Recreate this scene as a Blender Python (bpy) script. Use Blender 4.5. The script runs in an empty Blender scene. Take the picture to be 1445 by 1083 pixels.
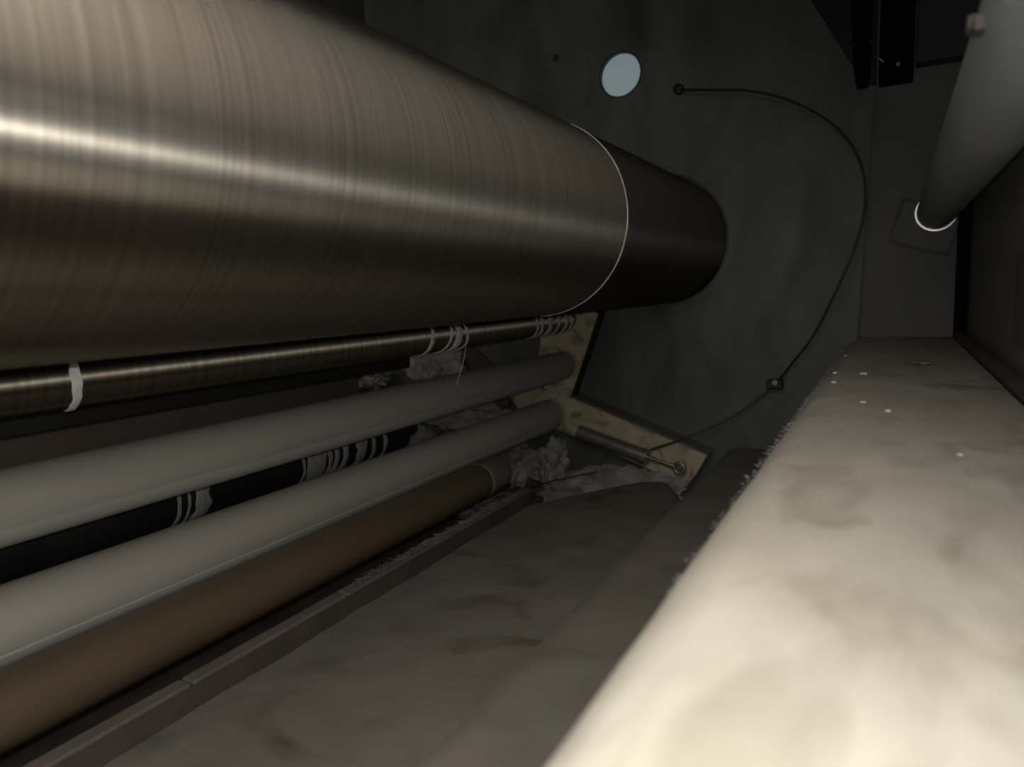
import bpy, bmesh, math, random
from mathutils import Vector, Matrix, noise
random.seed(7)
SC = bpy.context.scene
COL = SC.collection
PI = math.pi

# ------------------------------------------------------------------ camera, world, light, exposure
CAM = Vector((0, 0, .80))
cd = bpy.data.cameras.new('camera'); cam = bpy.data.objects.new('camera', cd); COL.objects.link(cam)
rot = Matrix(((0.88309696, -0.03083843, 0.46817599),
              (0.46812409, 0.12515066, -0.87475548),
              (-0.03161645, 0.99165836, 0.12495638)))
cam.matrix_world = Matrix.Translation(CAM) @ rot.to_4x4()
cd.sensor_fit = 'HORIZONTAL'; cd.sensor_width = 36; cd.lens = 36 * 1010 / 1445
cd.clip_start = .01; cd.clip_end = 50
cd.dof.use_dof = True; cd.dof.focus_distance = 1.9; cd.dof.aperture_fstop = 2.8
SC.camera = cam

w = bpy.data.worlds.new('dark_hall'); SC.world = w; w.use_nodes = True
w.node_tree.nodes['Background'].inputs[0].default_value = (.8, .9, 1, 1)
w.node_tree.nodes['Background'].inputs[1].default_value = .006

def lamp(name, kind, loc, power, color, **kw):
    l = bpy.data.lights.new(name, kind); l.energy = power; l.color = color
    for k, v in kw.items(): setattr(l, k, v)
    o = bpy.data.objects.new(name, l); COL.objects.link(o); o.location = loc
    return o
# the phone's torch right beside the lens, and a dim hall lamp high above the aisle
lamp('phone_torch', 'POINT', (-.010, -.01, .825), 25, (1, .97, .92), shadow_soft_size=.006)
hl = lamp('aisle_lamp', 'AREA', (-.28, -.55, 1.84), 62, (1, .91, .79), shape='DISK', size=1.9)
hl.rotation_euler = (Vector((-.75, -.02, -.65))).to_track_quat('-Z', 'Y').to_euler()

vs = SC.view_settings
vs.view_transform = 'Standard'; vs.look = 'None'; vs.gamma = 1; vs.use_curve_mapping = False
vs.exposure = 0.0

# ------------------------------------------------------------------ materials
def mat(name, c1, c2=None, rough=.6, metal=0, scale=8, stretch=(1, 1, 1), bump=0, bscale=None,
        spots=None, spot_scale=6, spot_lo=.6, spot_hi=.7, detail=6, spec=.4):
    m = bpy.data.materials.new(name); m.use_nodes = True
    nt = m.node_tree; N = nt.nodes; L = nt.links
    b = N['Principled BSDF']
    b.inputs['Roughness'].default_value = rough; b.inputs['Metallic'].default_value = metal
    b.inputs['Specular IOR Level'].default_value = spec
    tc = N.new('ShaderNodeTexCoord'); mp = N.new('ShaderNodeMapping'); mp.inputs['Scale'].default_value = stretch
    L.new(tc.outputs['Object'], mp.inputs['Vector'])
    nz = N.new('ShaderNodeTexNoise'); nz.inputs['Scale'].default_value = scale; nz.inputs['Detail'].default_value = detail
    nz.inputs['Roughness'].default_value = .6
    L.new(mp.outputs[0], nz.inputs['Vector'])
    rp = N.new('ShaderNodeValToRGB'); rp.color_ramp.elements[0].position = .32; rp.color_ramp.elements[1].position = .68
    rp.color_ramp.elements[0].color = (*c1, 1); rp.color_ramp.elements[1].color = (*(c2 or c1), 1)
    L.new(nz.outputs[0], rp.inputs[0])
    out = rp.outputs[0]
    if spots:
        n2 = N.new('ShaderNodeTexNoise'); n2.inputs['Scale'].default_value = spot_scale; n2.inputs['Detail'].default_value = 8
        n2.inputs['Distortion'].default_value = .6
        L.new(mp.outputs[0], n2.inputs['Vector'])
        r2 = N.new('ShaderNodeValToRGB'); r2.color_ramp.elements[0].position = spot_lo; r2.color_ramp.elements[1].position = spot_hi
        L.new(n2.outputs[0], r2.inputs[0])
        mx = N.new('ShaderNodeMix'); mx.data_type = 'RGBA'
        L.new(r2.outputs[0], mx.inputs['Factor']); L.new(out, mx.inputs['A']); mx.inputs['B'].default_value = (*spots, 1)
        out = mx.outputs['Result']
    L.new(out, b.inputs['Base Color'])
    if bump:
        n3 = N.new('ShaderNodeTexNoise'); n3.inputs['Scale'].default_value = bscale or scale * 4; n3.inputs['Detail'].default_value = 6
        L.new(mp.outputs[0], n3.inputs['Vector'])
        bp = N.new('ShaderNodeBump'); bp.inputs['Strength'].default_value = bump; bp.inputs['Distance'].default_value = .01
        L.new(n3.outputs[0], bp.inputs['Height']); L.new(bp.outputs[0], b.inputs['Normal'])
    return m

def brushed(name, col, rough, aniso, base, mixf, streak=160, dark=.52, rough2=.5):
    """steel turned on a lathe: fine grooves run round the roll, the highlight spreads along it"""
    m = bpy.data.materials.new(name); m.use_nodes = True
    nt = m.node_tree; N = nt.nodes; L = nt.links
    N.remove(N['Principled BSDF']); out = N['Material Output']
    tc = N.new('ShaderNodeTexCoord'); mp = N.new('ShaderNodeMapping'); mp.inputs['Scale'].default_value = (1.2, streak, 1.2)
    L.new(tc.outputs['Object'], mp.inputs[0])
    nz = N.new('ShaderNodeTexNoise'); nz.inputs['Scale'].default_value = 1; nz.inputs['Detail'].default_value = 5
    L.new(mp.outputs[0], nz.inputs['Vector'])
    rp = N.new('ShaderNodeValToRGB'); rp.color_ramp.elements[0].position = .3; rp.color_ramp.elements[1].position = .7
    rp.color_ramp.elements[0].color = (*[c * dark for c in col], 1); rp.color_ramp.elements[1].color = (*col, 1)
    L.new(nz.outputs[0], rp.inputs[0])
    tg = N.new('ShaderNodeTangent'); tg.direction_type = 'RADIAL'; tg.axis = 'Y'
    g = N.new('ShaderNodeBsdfAnisotropic'); g.inputs['Roughness'].default_value = rough
    g.inputs['Anisotropy'].default_value = aniso
    L.new(rp.outputs[0], g.inputs['Color']); L.new(tg.outputs[0], g.inputs['Tangent'])
    d = N.new('ShaderNodeBsdfAnisotropic'); d.inputs['Roughness'].default_value = rough2; d.inputs['Anisotropy'].default_value = .74; L.new(tg.outputs[0], d.inputs['Tangent'])
    mx0 = N.new('ShaderNodeMix'); mx0.data_type = 'RGBA'; mx0.blend_type = 'MULTIPLY'; mx0.inputs['Factor'].default_value = .8
    mx0.inputs['A'].default_value = (*base, 1); L.new(rp.outputs[0], mx0.inputs['B'])
    L.new(mx0.outputs['Result'], d.inputs['Color'])
    mx = N.new('ShaderNodeMixShader'); mx.inputs[0].default_value = mixf
    L.new(d.outputs[0], mx.inputs[1]); L.new(g.outputs[0], mx.inputs[2]); L.new(mx.outputs[0], out.inputs[0])
    return m

M = {}
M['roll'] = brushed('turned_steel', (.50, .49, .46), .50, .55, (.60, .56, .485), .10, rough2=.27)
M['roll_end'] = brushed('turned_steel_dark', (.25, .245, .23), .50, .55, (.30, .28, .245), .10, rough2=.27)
M['roll_thin'] = brushed('turned_steel_dull', (.45, .41, .34), .5, .7, (.25, .22, .17), .45, streak=60)
M['wall'] = mat('grey_green_paint', (.070, .078, .077), (.11, .12, .117), .55, 0, 3.0, bump=.15, spots=(.045, .050, .047), spot_scale=2.6, spot_lo=.48, spot_hi=.72, stretch=(1.5, 1, .7))
M['wall_pale'] = mat('worn_pale_paint', (.11, .113, .107), (.14, .142, .134), .7, 0, 4, bump=.1)
M['wall_dark'] = mat('dark_paint', (.05, .05, .048), (.07, .07, .066), .6, 0, 4)
M['wall_side'] = mat('side_paint', (.19, .19, .17), (.23, .23, .205), .6, 0, 4)
M['black'] = mat('black_paint', (.010, .010, .010), (.016, .016, .016), .5, 0, 10)
M['black_flat'] = mat('flat_black', (.005, .005, .005), (.007, .007, .007), .9, 0, 10, spec=.05)
M['black_rubber'] = mat('black_rubber', (.012, .012, .012), (.02, .02, .02), .35, 0, 10)
M['tube'] = mat('grey_matt_tube', (.26, .25, .222), (.30, .288, .255), .6, 0, 3, stretch=(3, .6, 3))
M['strip'] = mat('grey_green_strip', (.30, .31, .287), (.335, .345, .322), .5, 0, 5, stretch=(3, .6, 3))
M['brown'] = mat('brown_lacquer', (.072, .054, .035), (.092, .068, .043), .42, 0, 4, stretch=(2, .7, 2), spec=.5)
M['cap'] = mat('dull_grey_cap', (.10, .095, .09), (.14, .135, .125), .6, 0, 12)
M['blackroll'] = mat('black_roll', (.012, .012, .013), (.02, .02, .02), .3, 0, 6)
M['rust'] = mat('rusty_yellow_plate', (.38, .32, .225), (.52, .46, .34), .55, .1, 9, bump=.2, spots=(.25, .18, .11), spot_scale=14, spot_lo=.50, spot_hi=.66)
M['steel'] = mat('dull_steel', (.22, .21, .19), (.33, .32, .29), .42, .7, 15, bump=.1)
M['bolt'] = mat('bright_bolt', (.5, .5, .48), (.65, .65, .62), .25, .9, 20)
M['lint'] = mat('white_lint', (.55, .55, .54), (.75, .75, .74), .9, 0, 40, bump=.4)
M['lint_dull'] = mat('dull_lint', (.20, .20, .20), (.34, .34, .335), .9, 0, 25, stretch=(1, 4, 1), bump=.3)
M['lint_dark'] = mat('dirty_lint', (.09, .085, .078), (.17, .16, .15), .9, 0, 9)
M['lint_grey'] = mat('grey_lint', (.17, .165, .16), (.30, .295, .285), .85, 0, 9, bump=.5, spots=(.12, .10, .085), spot_scale=7, spot_lo=.5, spot_hi=.68)
M['concrete'] = mat('dusty_concrete', (.10, .092, .080), (.132, .121, .106), .85, 0, 3.2, bump=.35, bscale=22, spots=(.07, .055, .042), spot_scale=5, spot_lo=.57, spot_hi=.70)
M['concrete2'] = mat('dusty_concrete_step', (.12, .108, .093), (.152, .138, .12), .85, 0, 2.5, bump=.3, bscale=18, spots=(.10, .08, .06), spot_scale=4, spot_lo=.60, spot_hi=.74)
M['ledge'] = mat('smooth_beige_concrete', (.335, .315, .275), (.42, .398, .35), .75, 0, 5, stretch=(1.6, .8, 1), bump=.12, bscale=25, spots=(.24, .215, .178), spot_scale=7, spot_lo=.52, spot_hi=.75)
M['pit'] = mat('pit_dirt', (.08, .07, .06), (.13, .118, .10), .9, 0, 6, bump=.4)
M['rail'] = mat('dirty_rail', (.11, .092, .078), (.15, .127, .11), .55, .2, 8, bump=.2, stretch=(3, .8, 3))
M['railface'] = mat('dark_rail_face', (.04, .034, .03), (.06, .05, .044), .7, 0, 9, bump=.2)
M['pipe'] = mat('grey_blue_pipe', (.24, .26, .275), (.32, .34, .36), .45, .2, 4, stretch=(2, .8, 2), bump=.08, spots=(.42, .42, .41), spot_scale=9, spot_lo=.62, spot_hi=.70)
M['pale_glass'] = mat('pale_blue_light', (.3, .36, .37), (.36, .42, .43), .3)
_b = M['pale_glass'].node_tree.nodes['Principled BSDF']
_b.inputs['Emission Color'].default_value = (.50, .66, .70, 1); _b.inputs['Emission Strength'].default_value = .24

# ------------------------------------------------------------------ helpers
def tag(o, label=None, cat=None, group=None, kind=None):
    for k, v in (('label', label), ('category', cat), ('group', group), ('kind', kind)):
        if v: o[k] = v
    return o
def thing(name, loc, label, cat, group=None):
    o = bpy.data.objects.new(name, None); COL.objects.link(o); o.location = loc; o.empty_display_size = .05
    return tag(o, label, cat, group)
def world_loc(o):
    v = Vector((0, 0, 0))
    while o: v += o.location; o = o.parent
    return v
def link(name, bm, m, parent=None, base=None, smooth=False):
    """vertices are given in world metres; the origin goes to the parent, or to base"""
    off = world_loc(parent) if parent else Vector(base or (0, 0, 0))
    bmesh.ops.recalc_face_normals(bm, faces=bm.faces)
    for v in bm.verts: v.co -= off
    me = bpy.data.meshes.new(name); bm.to_mesh(me); bm.free()
    me.materials.append(M[m] if isinstance(m, str) else m)
    if smooth:
        me.polygons.foreach_set('use_smooth', [True] * len(me.polygons))
        try: me.set_sharp_from_angle(angle=math.radians(40))
        except Exception: pass
    o = bpy.data.objects.new(name, me); COL.objects.link(o)
    if parent: o.parent = parent
    else: o.location = off
    return o
def add_box(bm, a, b):
    x0, y0, z0 = a; x1, y1, z1 = b
    v = [bm.verts.new((x, y, z)) for x in (x0, x1) for y in (y0, y1) for z in (z0, z1)]
    for f in ((0, 1, 3, 2), (4, 6, 7, 5), (0, 4, 5, 1), (2, 3, 7, 6), (0, 2, 6, 4), (1, 5, 7, 3)):
        bm.faces.new([v[i] for i in f])
def box(a, b, bevel=0, seg=2):
    bm = bmesh.new(); add_box(bm, a, b)
    if bevel: bmesh.ops.bevel(bm, geom=list(bm.edges), offset=bevel, segments=seg, affect='EDGES', profile=.5)
    return bm
def ring_profile(cx, cz, prof, seg=96, a0=0, a1=2 * PI, close_prof=False):
    """revolve a list of (radius, y) round the line x=cx, z=cz"""
    bm = bmesh.new(); full = abs(a1 - a0 - 2 * PI) < 1e-6
    n = seg if full else seg + 1
    R = []
    for i in range(n):
        t = a0 + (a1 - a0) * i / seg
        R.append([bm.verts.new((cx + r * math.cos(t), y, cz + r * math.sin(t))) for r, y in prof])
    k = len(prof)
    for i in range(n if full else n - 1):
        A, B = R[i], R[(i + 1) % n]
        for j in range(k if close_prof else k - 1):
            bm.faces.new((A[j], A[(j + 1) % k], B[(j + 1) % k], B[j]))
    if not close_prof and full:
        for j in (0, k - 1):
            if prof[j][0] > 1e-5: bm.faces.new([r[j] for r in R])
    if close_prof and not full:
        bm.faces.new(R[0]); bm.faces.new(R[-1])
    bmesh.ops.remove_doubles(bm, verts=bm.verts, dist=1e-6)
    return bm
def roll(cx, cz, r, y0, y1, ch=.004, seg=96, cuts=1):
    prof = [(r - ch, y0), (r, y0 + ch)] + [(r, y0 + (y1 - y0) * i / cuts) for i in range(1, cuts)] + [(r, y1 - ch), (r - ch, y1)]
    return ring_profile(cx, cz, prof, seg)
def wrap(cx, cz, r, y, width, skew=0, ragged=.3, thick=.003, seg=72, seed=0):
    """a band of fibre wound round a roll, ragged at both edges"""
    bm = bmesh.new(); R = []
    for i in range(seg):
        t = 2 * PI * i / seg; c, s = math.cos(t), math.sin(t)
        off = skew * math.sin(t + seed)
        a = noise.noise((c * 2.3, s * 2.3, seed * 7.1)) * ragged * width
        b = noise.noise((c * 2.3, s * 2.3, seed * 3.7 + 50)) * ragged * width
        hh = thick * (.7 + .6 * abs(noise.noise((c * 4, s * 4, seed + 9))))
        q = [(r - .001, y + off - width / 2 + a), (r + hh, y + off - width / 2 + a + width * .12),
             (r + hh * 1.2, y + off), (r + hh, y + off + width / 2 + b - width * .12), (r - .001, y + off + width / 2 + b)]
        R.append([bm.verts.new((cx + rr * c, yy, cz + rr * s)) for rr, yy in q])
    for i in range(seg):
        A, B = R[i], R[(i + 1) % seg]
        for j in range(5): bm.faces.new((A[j], A[(j + 1) % 5], B[(j + 1) % 5], B[j]))
    return bm
def tube_path(pts, r, seg=10, sub=6, caps=True):
    """a round cord along a smooth path; r may be a list"""
    P = [Vector(p) for p in pts]; Q = []
    for i in range(len(P) - 1):
        p0 = P[max(i - 1, 0)]; p1 = P[i]; p2 = P[i + 1]; p3 = P[min(i + 2, len(P) - 1)]
        for k in range(sub):
            t = k / sub
            Q.append(.5 * ((2 * p1) + (p2 - p0) * t + (2 * p0 - 5 * p1 + 4 * p2 - p3) * t * t + (3 * p1 - p0 - 3 * p2 + p3) * t ** 3))
    Q.append(P[-1])
    bm = bmesh.new(); R = []; up = Vector((0, 0, 1))
    for i, q in enumerate(Q):
        d = (Q[min(i + 1, len(Q) - 1)] - Q[max(i - 1, 0)]).normalized()
        u = d.cross(up)
        if u.length < .05: u = d.cross(Vector((0, 1, 0)))
        u.normalize(); v = d.cross(u)
        rr = r if not isinstance(r, (list, tuple)) else r[0] + (r[1] - r[0]) * i / (len(Q) - 1)
        R.append([bm.verts.new(q + rr * (math.cos(2 * PI * k / seg) * u + math.sin(2 * PI * k / seg) * v)) for k in range(seg)])
    for A, B in zip(R, R[1:]):
        for k in range(seg): bm.faces.new((A[k], A[(k + 1) % seg], B[(k + 1) % seg], B[k]))
    if caps: bm.faces.new(R[0]); bm.faces.new(R[-1])
    return bm
def plate(outline, y0, y1, holes=(), bevel=0):
    """a plate parallel to the side frame: outline in (x, z), round holes (x, z, r)"""
    bm = bmesh.new(); E = []
    def loop(p):
        v = [bm.verts.new((x, y0, z)) for x, z in p]
        for i in range(len(v)): E.append(bm.edges.new((v[i], v[(i + 1) % len(v)])))
    loop(outline)
    for x, z, r in holes: loop([(x + r * math.cos(2 * PI * i / 72), z + r * math.sin(2 * PI * i / 72)) for i in range(72)])
    bmesh.ops.triangle_fill(bm, use_beauty=True, use_dissolve=False, edges=E)
    ex = bmesh.ops.extrude_face_region(bm, geom=list(bm.faces))
    for v in ex['geom']:
        if isinstance(v, bmesh.types.BMVert): v.co.y = y1
    if bevel:
        bmesh.ops.dissolve_limit(bm, angle_limit=.01, verts=bm.verts, edges=bm.edges)
        bmesh.ops.bevel(bm, geom=[e for e in bm.edges if e.calc_face_angle(0) > .5], offset=bevel, segments=2, affect='EDGES')
    return bm
def grid_top(x0, x1, y0, y1, z0, zf, nx, ny):
    """a slab with an uneven top: zf(x, y) gives the height"""
    bm = bmesh.new()
    T = [[bm.verts.new((x0 + (x1 - x0) * i / nx, y0 + (y1 - y0) * j / ny, 0)) for j in range(ny + 1)] for i in range(nx + 1)]
    for r in T:
        for v in r: v.co.z = zf(v.co.x, v.co.y)
    for i in range(nx):
        for j in range(ny): bm.faces.new((T[i][j], T[i + 1][j], T[i + 1][j + 1], T[i][j + 1]))
    rim = [e for e in bm.edges if e.is_boundary]
    ex = bmesh.ops.extrude_edge_only(bm, edges=rim)
    for v in ex['geom']:
        if isinstance(v, bmesh.types.BMVert): v.co.z = z0
    return bm
def clump(c, size, seed, sub=4, amp=.45, freq=2.2, crumple=0):
    bm = bmesh.new(); bmesh.ops.create_icosphere(bm, subdivisions=sub, radius=1)
    for v in bm.verts:
        n = v.co.normalized(); p = n * freq + Vector((seed * 3.1, seed, 0))
        k = 1 + amp * noise.fractal(p, 1, 2, 4)
        if crumple: k += crumple * abs(noise.noise(p * 2.5))
        v.co = Vector(c) + Vector((n.x * size[0] * k, n.y * size[1] * k, n.z * size[2] * k))
    return bm
def hexhead(x, y, z, r, h):
    """a hexagon bolt head with its washer, facing the aisle (towards -y)"""
    bm = bmesh.new()
    for rr, ya, yb, n in ((r * 1.5, y, y - h * .25, 18), (r, y - h * .25, y - h, 6)):
        a = [bm.verts.new((x + rr * math.cos(2 * PI * i / n), ya, z + rr * math.sin(2 * PI * i / n))) for i in range(n)]
        b = [bm.verts.new((x + rr * math.cos(2 * PI * i / n), yb, z + rr * math.sin(2 * PI * i / n))) for i in range(n)]
        for i in range(n): bm.faces.new((a[i], a[(i + 1) % n], b[(i + 1) % n], b[i]))
        bm.faces.new(a); bm.faces.new(b)
    return bm

# ------------------------------------------------------------------ the setting
WY = 3.42                                   # face of the machine's side frame
BX, BZ, BR = -.9994, 1.0253, .30            # the big roll
tag(link('floor', box((-3.0, -.8, -.45), (.6, 3.6, -.35)), 'pit'), 'dark dirty pit floor under the rollers', 'floor', kind='structure')

wf = link('wall_far', plate([(-3.0, -.35), (-.135, -.35), (-.135, .60), (-.097, 1.587), (-.19, 1.70), (-.35, 1.985), (-.60, 2.55), (-.8, 3.3), (-3.0, 3.3)],
          WY, WY + .03, holes=[(BX, BZ, .312), (-1.191, 1.822, .103), (-1.522, 1.954, .016), (-.905, 1.705, .014)]), 'wall')
tag(wf, 'grey-green painted machine side frame pierced by the big roller', 'wall', kind='structure')
link('opening_ring', ring_profile(BX, BZ, [(.313, WY + .002), (.313, WY - .002), (.320, WY - .0045), (.340, WY - .003), (.350, WY + .002)], 128, close_prof=True), 'wall', wf, smooth=True)
wb = link('wall_back', box((-3.0, 3.50, -.35), (.6, 3.56, 3.3)), 'wall_pale')
tag(wb, 'pale worn wall panel behind the grey pipe end', 'wall', kind='structure')
tag(link('wall_right', box((.266, -.6, .552), (.30, 3.49, 3.0)), 'wall_side'), 'dark side panel right of the grey pipe', 'wall', kind='structure')
tag(link('wall_left', box((-2.75, -.8, -.35), (-2.70, 3.42, 3.3)), 'wall_dark'), 'dark panel behind the rollers', 'wall', kind='structure')

# ledge: rounded left shoulder, slightly wavy
LX0, LX1, LZ = -.179, .216, .563
def ledge_mesh():
    bm = bmesh.new(); rad = .070
    prof = [(LX0, -.35), (LX0, LZ - .10), (LX0, LZ - rad)]
    for k in range(1, 13):
        a = PI - (PI / 2) * k / 12
        prof.append((LX0 + rad + rad * math.cos(a), LZ - rad + rad * math.sin(a)))
    prof += [(LX0 + rad + (LX1 - LX0 - rad) * t, LZ) for t in (.1, .2, .3, .4, .5, .6, .7, .8, .9, 1)]
    prof += [(LX1, LZ - .012), (LX1 + .046, LZ - .012), (LX1 + .046, -.35)]
    ny = 130; R = []
    for j in range(ny + 1):
        y = -.6 + 4.1 * j / ny; row = []
        for x, z in prof:
            p = Vector((x * 9, y * 6, z * 4))
            n = noise.fractal(p, 1, 2, 4)
            row.append(bm.verts.new((x + (.0035 * n if x < LX0 + .075 else 0), y, z + (.0022 * n if z > LZ - .05 and x < LX1 else 0))))
        R.append(row)
    for A, B in zip(R, R[1:]):
        for i in range(len(prof) - 1): bm.faces.new((A[i], A[i + 1], B[i + 1], B[i]))
    bm.faces.new(R[0]); bm.faces.new(R[-1])
    return bm
tag(link('concrete_ledge', ledge_mesh(), 'ledge', base=(0, 1.5, -.35), smooth=True), 'bright beige concrete ledge with rounded edge in right foreground', 'ledge')

def z_step(x, y):
    return .05 + .006 * noise.fractal(Vector((x * 5, y * 4, 1)), 1, 2, 4) - .012 * max(0, 1 - (x + .662) / .03)
tag(link('concrete_step', grid_top(-.662, LX0 - .004, -.7, 3.40, -.35, z_step, 24, 150), 'concrete2', base=(-.4, 1.3, -.35), smooth=True),
    'narrow dusty concrete step directly left of the bright ledge', 'step')
def y_end(x):                                # the slab's worn rounded far end
    t = (x + 1.20) / .525
    return 2.42 + .50 * math.sin(min(1, max(0, t * 1.25)) * PI / 2) - .28 * max(0, t - .72) / .28
def slab_mesh():
    bm = bmesh.new(); nx, ny = 26, 130; T = []
    for i in range(nx + 1):
        x = -1.20 + .528 * i / nx; row = []; ye = y_end(x)
        for j in range(ny + 1):
            y = -.7 + (ye + .7) * j / ny
            e = max(0, 1 - (ye - y) / .08)
            row.append(bm.verts.new((x, y + .01 * noise.noise((x * 20, y * 3, 4)) * (j == ny), .006 * noise.fractal(Vector((x * 5, y * 4, 8)), 1, 2, 4) - .03 * e * e)))
        T.append(row)
    for i in range(nx):
        for j in range(ny): bm.faces.new((T[i][j], T[i + 1][j], T[i + 1][j + 1], T[i][j + 1]))
    ex = bmesh.ops.extrude_edge_only(bm, edges=[e for e in bm.edges if e.is_boundary])
    for v in ex['geom']:
        if isinstance(v, bmesh.types.BMVert): v.co.z = -.35
    return bm
tag(link('concrete_slab', slab_mesh(), 'concrete', base=(-.93, 1.1, -.35), smooth=True),
    'wide stained concrete slab with rounded far end beside the brown roller', 'slab')

# ------------------------------------------------------------------ big roller
t = thing('large_steel_roller', (BX, 1.5, BZ - BR), 'huge brushed steel roller with a bright highlight, upper left', 'roller')
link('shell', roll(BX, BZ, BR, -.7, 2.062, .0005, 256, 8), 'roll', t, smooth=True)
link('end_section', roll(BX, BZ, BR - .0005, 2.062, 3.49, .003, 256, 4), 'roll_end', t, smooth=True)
o = link('thread_ring', wrap(BX, BZ, BR, 2.06, .012, .010, .25, .0016, 160, 3), 'lint', t, smooth=True); o['label'] = 'thin white thread wound round the roller'

# ------------------------------------------------------------------ thin steel roller with fibre wraps
RX, RZ, RR = -1.42, .662, .060
t = thing('thin_steel_roller', (RX, 1.3, RZ - RR), 'thin steel roller with white fibre wraps just under the big roller', 'roller')
link('shell', roll(RX, RZ, RR, -.7, 3.20, .003, 128, 6), 'roll_thin', t, smooth=True)
link('journal', roll(RX, RZ, .034, 3.20, 3.30, .002, 48), 'black', t, smooth=True)
for k, (y, wd, sk) in enumerate([(.81, .020, .010), (2.00, .022, .014), (2.10, .016, .02), (2.15, .05, .012), (2.20, .016, .02),
                                 (2.80, .020, .01), (2.86, .03, .014), (2.94, .055, .012), (3.02, .03, .01), (3.10, .045, .012), (3.16, .02, .008)]):
    link('fibre_wrap', wrap(RX, RZ, RR, y, wd, sk, .25, .0028, 72, k + 11), 'lint', t, smooth=True)
tag(link('hanging_thread', tube_path([(-1.365, 2.205, .615), (-1.372, 2.195, .56), (-1.39, 2.185, .50), (-1.395, 2.17, .455), (-1.385, 2.168, .44)], .0013, 6, 5), 'lint', base=(-1.385, 2.168, .44)),
    'single white thread hanging from the thin steel roller', 'thread')

# ------------------------------------------------------------------ grey tubes
def grey_tube(cx, cz, r, y1, label):
    t = thing('grey_tube', (cx, 1.3, cz - r), label, 'tube', 'grey tubes under the thin roller')
    link('shell', roll(cx, cz, r, -.7, y1, .003, 128, 6), 'tube', t, smooth=True)
    q = r + .0035
    link('lower_strip', ring_profile(cx, cz, [(r - .002, -.7), (q, -.7), (q, y1 - .10), (r - .002, y1 - .10)], 40, math.radians(-100), math.radians(-22), close_prof=True), 'strip', t, smooth=True)
    link('end_collar', ring_profile(cx, cz, [(r - .002, y1 - .012), (r + .004, y1 - .012), (r + .004, y1), (r - .002, y1)], 96, close_prof=True), 'rust', t, smooth=True)
    return t
grey_tube(-1.45, .437, .070, 3.262, 'upper grey tube, directly below the thin steel roller')
grey_tube(-1.45, .2155, .0735, 3.10, 'lower grey tube, between black roller and brown roller')

# ------------------------------------------------------------------ black roller with wraps
KX, KZ, KR = -1.77, .262, .078
t = thing('black_roller', (KX, .8, KZ - KR), 'black roller with white fibre wraps seen between the two grey tubes', 'roller')
link('shell', roll(KX, KZ, KR, -.7, 2.30, .012, 128, 4), 'blackroll', t, smooth=True)
link('journal', roll(KX, KZ, .035, 2.30, 2.40, .002, 32), 'black', t, smooth=True)
for k, (y, wd, sk) in enumerate([(1.235, .012, .004), (1.262, .010, .004), (1.305, .055, .004), (1.70, .012, .004), (1.765, .09, .006), (1.83, .02, .005), (1.865, .03, .008),
                                 (1.905, .035, .006), (1.985, .06, .008), (2.055, .022, .008), (2.13, .022, .01)]):
    link('fibre_wrap', wrap(KX, KZ, KR, y, wd, sk, .25, .003, 72, k + 31), 'lint_dull', t, smooth=True)

# ------------------------------------------------------------------ brown roller
WX, WZ, WR = -1.338, .1135, .0665
t = thing('brown_roller', (WX, .8, WZ - WR), 'glossy brown roller with a grey end cap, lowest of the rollers', 'roller')
link('shell', roll(WX, WZ, WR, -.7, 2.21, .002, 128, 6), 'brown', t, smooth=True)
link('end_cap', ring_profile(WX, WZ, [(WR - .004, 2.21), (WR + .001, 2.214), (WR + .001, 2.33), (WR - .006, 2.358), (WR - .03, 2.37), (.02, 2.37)], 96), 'cap', t, smooth=True)
link('journal', roll(WX, WZ, .02, 2.37, 2.43, .002, 32), 'black', t, smooth=True)

# ------------------------------------------------------------------ rail, foot, debris by the slab
t = thing('floor_rail', (-1.235, .8, -.35), 'low dirty metal rail along the left edge of the slab', 'rail')
for k, (a, b) in enumerate([(-.7, .862), (.868, 1.318), (1.324, 2.36)]):
    link('top_flange', box((-1.234, a, .050), (-1.198, b, .060), .003), 'rail', t)
link('front_web', box((-1.207, -.7, -.02), (-1.200, 2.36, .050)), 'railface', t)
link('back_web', box((-1.232, -.7, -.349), (-1.224, 2.36, .050)), 'railface', t)
t = thing('bearing_foot', (-1.30, 2.46, -.35), 'small dark bearing block at the far end of the floor rail', 'block')
link('body', box((-1.37, 2.40, -.35), (-1.22, 2.52, -.01), .006), 'railface', t)
link('cap', box((-1.34, 2.41, -.01), (-1.25, 2.51, .02), .006), 'railface', t)
tag(link('thin_wire', tube_path([(-1.30, 2.44, .02), (-1.305, 2.43, .06), (-1.295, 2.45, .10)], .002, 6, 5), 'black', base=(-1.30, 2.44, .02)), 'short dark wire rising from the bearing block', 'wire')

def fibres(spots, n, length, lift, thick, seed, mode):
    """loose fibre ends, each a three-sided bent sliver"""
    rnd = random.Random(seed); bm = bmesh.new()
    for _ in range(n):
        p = spots(rnd); a = rnd.uniform(0, 2 * PI); l = length * rnd.uniform(.4, 1.3)
        d = Vector((math.cos(a), math.sin(a), rnd.uniform(-.1, lift))).normalized()
        q = p + d * l * .5 + Vector((0, 0, rnd.uniform(0, .25) * l)); e = q + (d + Vector((rnd.uniform(-.6, .6), rnd.uniform(-.6, .6), rnd.uniform(-.6, .3)))).normalized() * l * .5
        rings = []
        for c, k in ((p, 1), (q, .8), (e, .25)):
            rings.append([bm.verts.new(c + thick * k * Vector((math.cos(b), math.sin(b * 1.3), math.sin(b)))) for b in (0, 2.1, 4.2)])
        for A, B in zip(rings, rings[1:]):
            for i in range(3): bm.faces.new((A[i], A[(i + 1) % 3], B[(i + 1) % 3], B[i]))
    return bm
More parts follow.
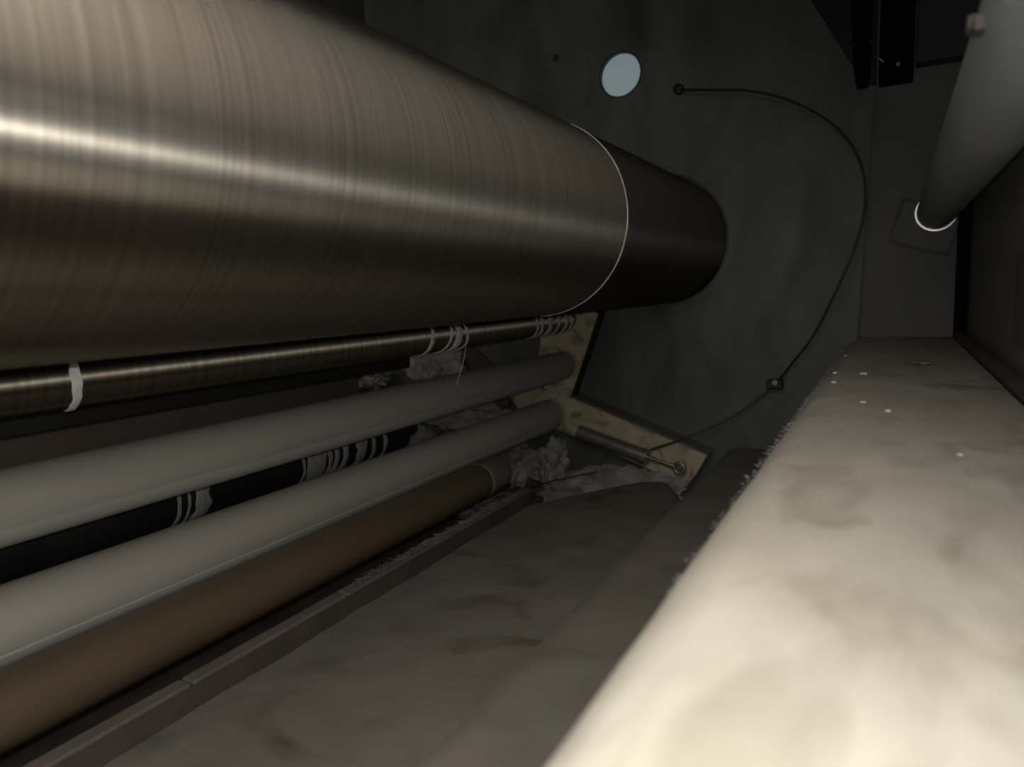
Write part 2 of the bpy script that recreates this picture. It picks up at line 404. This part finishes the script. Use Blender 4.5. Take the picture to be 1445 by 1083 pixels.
def sp_rail(r):
    y = r.triangular(1.25, 2.35, 1.9); return Vector((r.uniform(-1.232, -1.20), y, r.uniform(.06, .066)))
tag(link('rail_lint', fibres(sp_rail, 900, .014, .25, .0006, 5, 0), 'lint_dark', base=(-1.23, 1.8, .06)), 'grey fibre waste caught on top of the floor rail', 'lint', kind='stuff')
def sp_ledge(r):
    y = r.triangular(.55, 3.2, 1.7); return Vector((LX0 + r.uniform(.008, .016), y, LZ - r.uniform(.022, .042)))
tag(link('ledge_lint', fibres(sp_ledge, 1600, .006, .4, .0003, 6, 0), 'lint_grey', base=(LX0, 1.6, LZ - .02)), 'fine fibre fluff along the rounded edge of the ledge', 'lint', kind='stuff')
# crumbs on the ledge
for k, (x, y, s, lab) in enumerate([
        (-.133, 2.06, .007, 'white lint speck near the ledge edge, farther of two bright ones'),
        (-.122, 1.86, .007, 'white lint speck near the ledge edge, nearer of two bright ones'),
        (-.048, 1.56, .006, 'small white lint speck, left of the pair at mid ledge'),
        (-.003, 1.465, .0065, 'small white lint speck, right of the pair at mid ledge'),
        (.085, 1.12, .004, 'tiny white crumb alone on the right part of the ledge'),
        (-.065, 2.05, .009, 'grey lint tuft lying right of the two bright specks'),
        (-.135, 2.55, .006, 'grey lint speck at the far left of the ledge')]):
    tag(link('lint_speck', clump((x, y, LZ + s * .25), (s, s * 1.5, s * .45), k + 2, 2, .5), 'lint', base=(x, y, LZ), smooth=True), lab, 'lint', 'specks on the ledge')
tag(link('paper_scrap', clump((.068, 2.36, LZ + .003), (.035, .045, .004), 21, 3, .5), 'lint_grey', base=(.068, 2.36, LZ), smooth=True), 'flat pale grey scrap at the far middle of the ledge', 'scrap')

# ------------------------------------------------------------------ side bracket with arm
PY = 3.285
t = thing('side_bracket', (-1.3, 3.36, -.10), 'rusty yellow-brown bracket plate carrying the roller ends, with sloping arm', 'bracket')
link('plate', plate([(-1.60, .73), (-1.33, .73), (-1.272, .685), (-1.425, .275), (-1.53, .11), (-1.66, .12), (-1.80, .29), (-1.62, .36), (-1.585, .56)], PY, PY + .02, bevel=.0015), 'rust', t)
link('edge_flange', plate([(-1.330, .735), (-1.270, .690), (-1.428, .268), (-1.420, .266), (-1.262, .690), (-1.326, .742)], PY + .003, PY + .075), 'black', t)
arm = link('arm', plate([(-1.425, .275), (-.742, .030), (-.80, -.075), (-.845, -.135), (-1.12, -.03), (-1.53, .11)], PY + .004, PY + .022, bevel=.0015), 'rust', t)
link('arm_top', plate([(-1.425, .279), (-.738, .033), (-.742, .025), (-1.428, .268)], PY, WY - .003), 'steel', arm)
link('edge_highlight', plate([(-1.425, .281), (-.736, .035), (-.738, .029), (-1.427, .274)], PY - .004, PY), 'bolt', arm)  # bright strip stands in for light caught along the arm's top edge
link('lip', plate([(-1.00, .000), (-.845, -.060), (-.850, -.070), (-1.005, -.010)], PY - .02, PY + .004), 'steel', arm)
for x, z in ((-1.479, .512), (-1.409, .479), (-1.570, .312)):
    link('bolt', hexhead(x, PY, z, .008, .014), 'bolt', t)
for x, z in ((-1.452, .567), (-1.452, .31), (-1.455, .25), (-1.47, .19), (-1.51, .30)):
    link('bolt', hexhead(x, PY, z, .008, .005), 'rust', t)

# ------------------------------------------------------------------ air cylinder on the arm
a, b = Vector((-1.372, 3.255, .103)), Vector((-1.020, 3.235, .008)); d = (b - a).normalized()
t = thing('air_cylinder', (-1.2, 3.25, -.02), 'dull steel air cylinder lying along the bracket arm', 'cylinder')
link('barrel', tube_path([a, a.lerp(b, .5), b], .036, 32, 4), 'steel', t, smooth=True)
link('end_cap', tube_path([b - d * .03, b + d * .008], .039, 32, 1), 'steel', t, smooth=True)
link('end_cap', tube_path([a - d * .02, a + d * .015], .033, 32, 1), 'rust', t, smooth=True)
rod_end = Vector((-.885, 3.235, -.026))
link('piston_rod', tube_path([b, rod_end], .010, 16, 1), 'bolt', t, smooth=True)
bm = bmesh.new(); R_ = []
for i in range(28):
    u = 2 * PI * i / 28; row = []
    for j in range(10):
        v = 2 * PI * j / 10; q = .024 + .009 * math.cos(v)
        row.append(bm.verts.new(Vector((-.862, 3.235, -.033)) + Vector((q * math.cos(u), .009 * math.sin(v), q * math.sin(u)))))
    R_.append(row)
for i in range(28):
    for j in range(10): bm.faces.new((R_[i][j], R_[(i + 1) % 28][j], R_[(i + 1) % 28][(j + 1) % 10], R_[i][(j + 1) % 10]))
eye = link('rod_eye', bm, 'steel', t, smooth=True)
link('pin', ring_profile(-.862, -.033, [(.012, 3.220), (.013, 3.222), (.013, PY + .004)], 20), 'bolt', eye, smooth=True)

# ------------------------------------------------------------------ cable
t = thing('black_cable', (-.9, 3.38, .02), 'thin black cable looping from the side frame down to the air cylinder', 'cable')
link('cord', tube_path([(-.906, 3.43, 1.707), (-.885, 3.38, 1.695), (-.757, 3.35, 1.668), (-.575, 3.34, 1.633), (-.401, 3.34, 1.562), (-.234, 3.34, 1.438),
     (-.140, 3.34, 1.286), (-.118, 3.34, 1.114), (-.150, 3.34, .95), (-.206, 3.34, .798), (-.299, 3.35, .589), (-.383, 3.36, .464), (-.462, 3.385, .358),
     (-.54, 3.37, .285), (-.655, 3.34, .196), (-.85, 3.28, .10), (-1.005, 3.25, .040)], .0052, 10, 8), 'black_rubber', t, smooth=True)
link('gland', ring_profile(-.906, 1.707, [(.010, 3.385), (.022, 3.39), (.024, 3.42)], 24), 'black', t, smooth=True)
cl = link('clip', box((-.500, 3.36, .335), (-.430, 3.42, .375), .005), 'black', t)
link('clip_screw', hexhead(-.462, 3.36, .365, .008, .012), 'steel', cl)
tag(link('dark_wire', tube_path([(-1.03, 3.20, -.035), (-1.15, 3.08, -.03), (-1.32, 2.98, -.06), (-1.46, 2.94, -.10), (-1.55, 2.90, -.14)], .004, 8, 6), 'black', base=(-1.3, 3.16, -.15), smooth=True),
    'thin dark wire drooping below the air cylinder', 'wire')

# ------------------------------------------------------------------ porthole in the frame
t = thing('porthole', (-1.191, WY + .02, 1.719), 'round pale blue-grey lit porthole high in the side frame', 'porthole')
link('pane', ring_profile(-1.191, 1.822, [(.1025, WY + .034), (.1025, WY + .026), (.0001, WY + .022)], 72), 'pale_glass', t, smooth=True)
link('rim', ring_profile(-1.191, 1.822, [(.100, WY - .003), (.106, WY - .003), (.106, WY + .004), (.1005, WY + .03)], 72, close_prof=True), 'black', t, smooth=True)

# ------------------------------------------------------------------ behind the rollers
tag(link('rusty_gusset', plate([(-2.35, .62), (-2.02, .53), (-1.77, .33), (-1.80, .20), (-2.35, .20)], 3.31, 3.34, bevel=.002), 'brown', base=(-2.0, 3.32, .2)),
    'dark rusty gusset plate seen behind the upper grey tube', 'plate')
tag(link('dark_bar', box((-1.80, -.7, .515), (-1.72, 2.35, .600), .006), 'black', base=(-1.76, .8, .515)), 'black bar running behind the thin steel roller', 'bar')
tag(link('brown_backing_panel', box((-2.12, -.7, .05), (-2.08, 2.45, .66), .004), mat('brown_black_panel', (.05, .04, .034), (.065, .052, .045), .7), base=(-2.1, .9, .05)), 'dark brown backing panel behind the upper grey tube', 'panel')
for k, (c, s, lab) in enumerate([
        ((-2.12, 3.10, .40), (.16, .12, .13), 'crumpled pale fibre waste above the upper grey tube'),
        ((-2.50, 3.05, .42), (.13, .12, .10), 'grey fibre waste farthest left above the upper grey tube'),
        ((-1.93, 3.12, .16), (.22, .10, .10), 'pale streaky fibre waste between the two grey tubes'),
        ((-2.28, 2.95, .06), (.22, .12, .12), 'dim grey fibre waste right of the black roller end'),
        ((-1.64, 3.06, -.03), (.12, .10, .11), 'torn grey fibre wad under the lower grey tube end'),
        ((-1.44, 3.10, -.04), (.07, .08, .11), 'whitish fibre wad below the bracket plate'),
        ((-1.55, 2.80, -.23), (.24, .15, .11), 'grey fibre heap right of the brown roller cap'),
        ((-1.13, 3.11, -.17), (.33, .10, .16), 'pinkish-grey waste heap under the air cylinder')]):
    tag(link('fibre_waste', clump(c, s, k + 3, 5, .45, 1.7, .12), 'lint_grey', base=(c[0], c[1], c[2] - s[2]), smooth=True), lab, 'waste', 'fibre waste behind the rollers')

# ------------------------------------------------------------------ right side: pipe, black housing, panels
GX, GZ, GR = .139, 1.073, .070
t = thing('grey_pipe', (GX, 1.5, GZ - GR), 'large grey pipe running overhead along the right side', 'pipe')
link('shell', roll(GX, GZ, GR, -.5, 3.47, .002, 96, 10), 'pipe', t, smooth=True)
for y, a in ((.98, 3.0), (.90, 3.35)):
    link('tape_tab', box((GX + .070 * math.cos(a) - .008, y, GZ + .070 * math.sin(a) - .008), (GX + .070 * math.cos(a) + .004, y + .03, GZ + .070 * math.sin(a) + .008), .003), 'railface', t)
link('end_ring', ring_profile(GX, GZ, [(GR - .002, 3.43), (GR + .006, 3.43), (GR + .006, 3.455), (GR - .002, 3.455)], 96, close_prof=True), 'bolt', t, smooth=True)
ca, sa = math.cos(-.30), math.sin(-.30)
pl = [(GX - .03 + ca * u - sa * v, GZ - .065 + sa * u + ca * v) for u, v in ((-.115, -.075), (.10, -.075), (.10, .09), (-.115, .09))]
pg = [((x - GX + .03) * 1.12 + GX - .03, (z - GZ + .065) * 1.16 + GZ - .065) for x, z in pl]
link('gap_outline', plate(pg, 3.487, 3.497), 'black', t)  # added black sheet stands in for the dark gap round the wall plate
link('wall_plate', plate(pl, 3.472, 3.487, bevel=.004), 'wall_pale', t)

t = thing('black_housing', (-.02, 3.42, 1.60), 'black box housing hanging at the top right beside the pipe', 'housing')
link('body', box((-.085, 3.36, 1.605), (.040, 3.497, 2.30), .006), 'black_flat', t)
link('cover', box((.046, 3.40, 1.66), (.262, 3.497, 2.30), .004), mat('blue_black_cover', (.022, .027, .027), (.03, .035, .035), .5), t)
link('bolt', hexhead(-.016, 3.36, 1.655, .005, .006), 'steel', t)
link('strap', tube_path([(-.155, 3.385, 2.05), (-.152, 3.38, 1.90), (-.148, 3.375, 1.75), (-.143, 3.37, 1.64), (-.141, 3.37, 1.60), (-.140, 3.37, 1.585)], [.045, .020], 20, 6), 'black_flat', t, smooth=True)
link('scratch_wire', tube_path([(-.105, 3.345, 1.70), (-.085, 3.345, 1.685), (-.068, 3.35, 1.668)], .0015, 6, 4), 'bolt', t)
link('backing', box((-.60, 3.455, 1.62), (-.095, 3.497, 2.6)), 'black', t)
tag(link('corner_post', box((.219, 3.44, LZ - .012), (.262, 3.49, 1.60), .002), 'black_flat', base=(.22, 3.46, LZ - .012)), 'black upright post in the corner behind the grey pipe', 'post')
tag(link('base_conduit', tube_path([(.240, -.4, .572), (.240, 1.2, .572), (.238, 2.4, .571), (.236, 3.42, .571)], .020, 16, 4), mat('dusty_conduit', (.06, .055, .05), (.10, .092, .082), .7, 0, 20), base=(.24, 1.5, .552), smooth=True),
    'dusty conduit along the foot of the right side panel', 'conduit')
tag(link('side_sheet', box((.256, .9, .64), (.264, 2.12, .86), .001), 'wall_pale', base=(.257, 1.5, .64)), 'paler sheet fixed low on the right side panel', 'sheet')
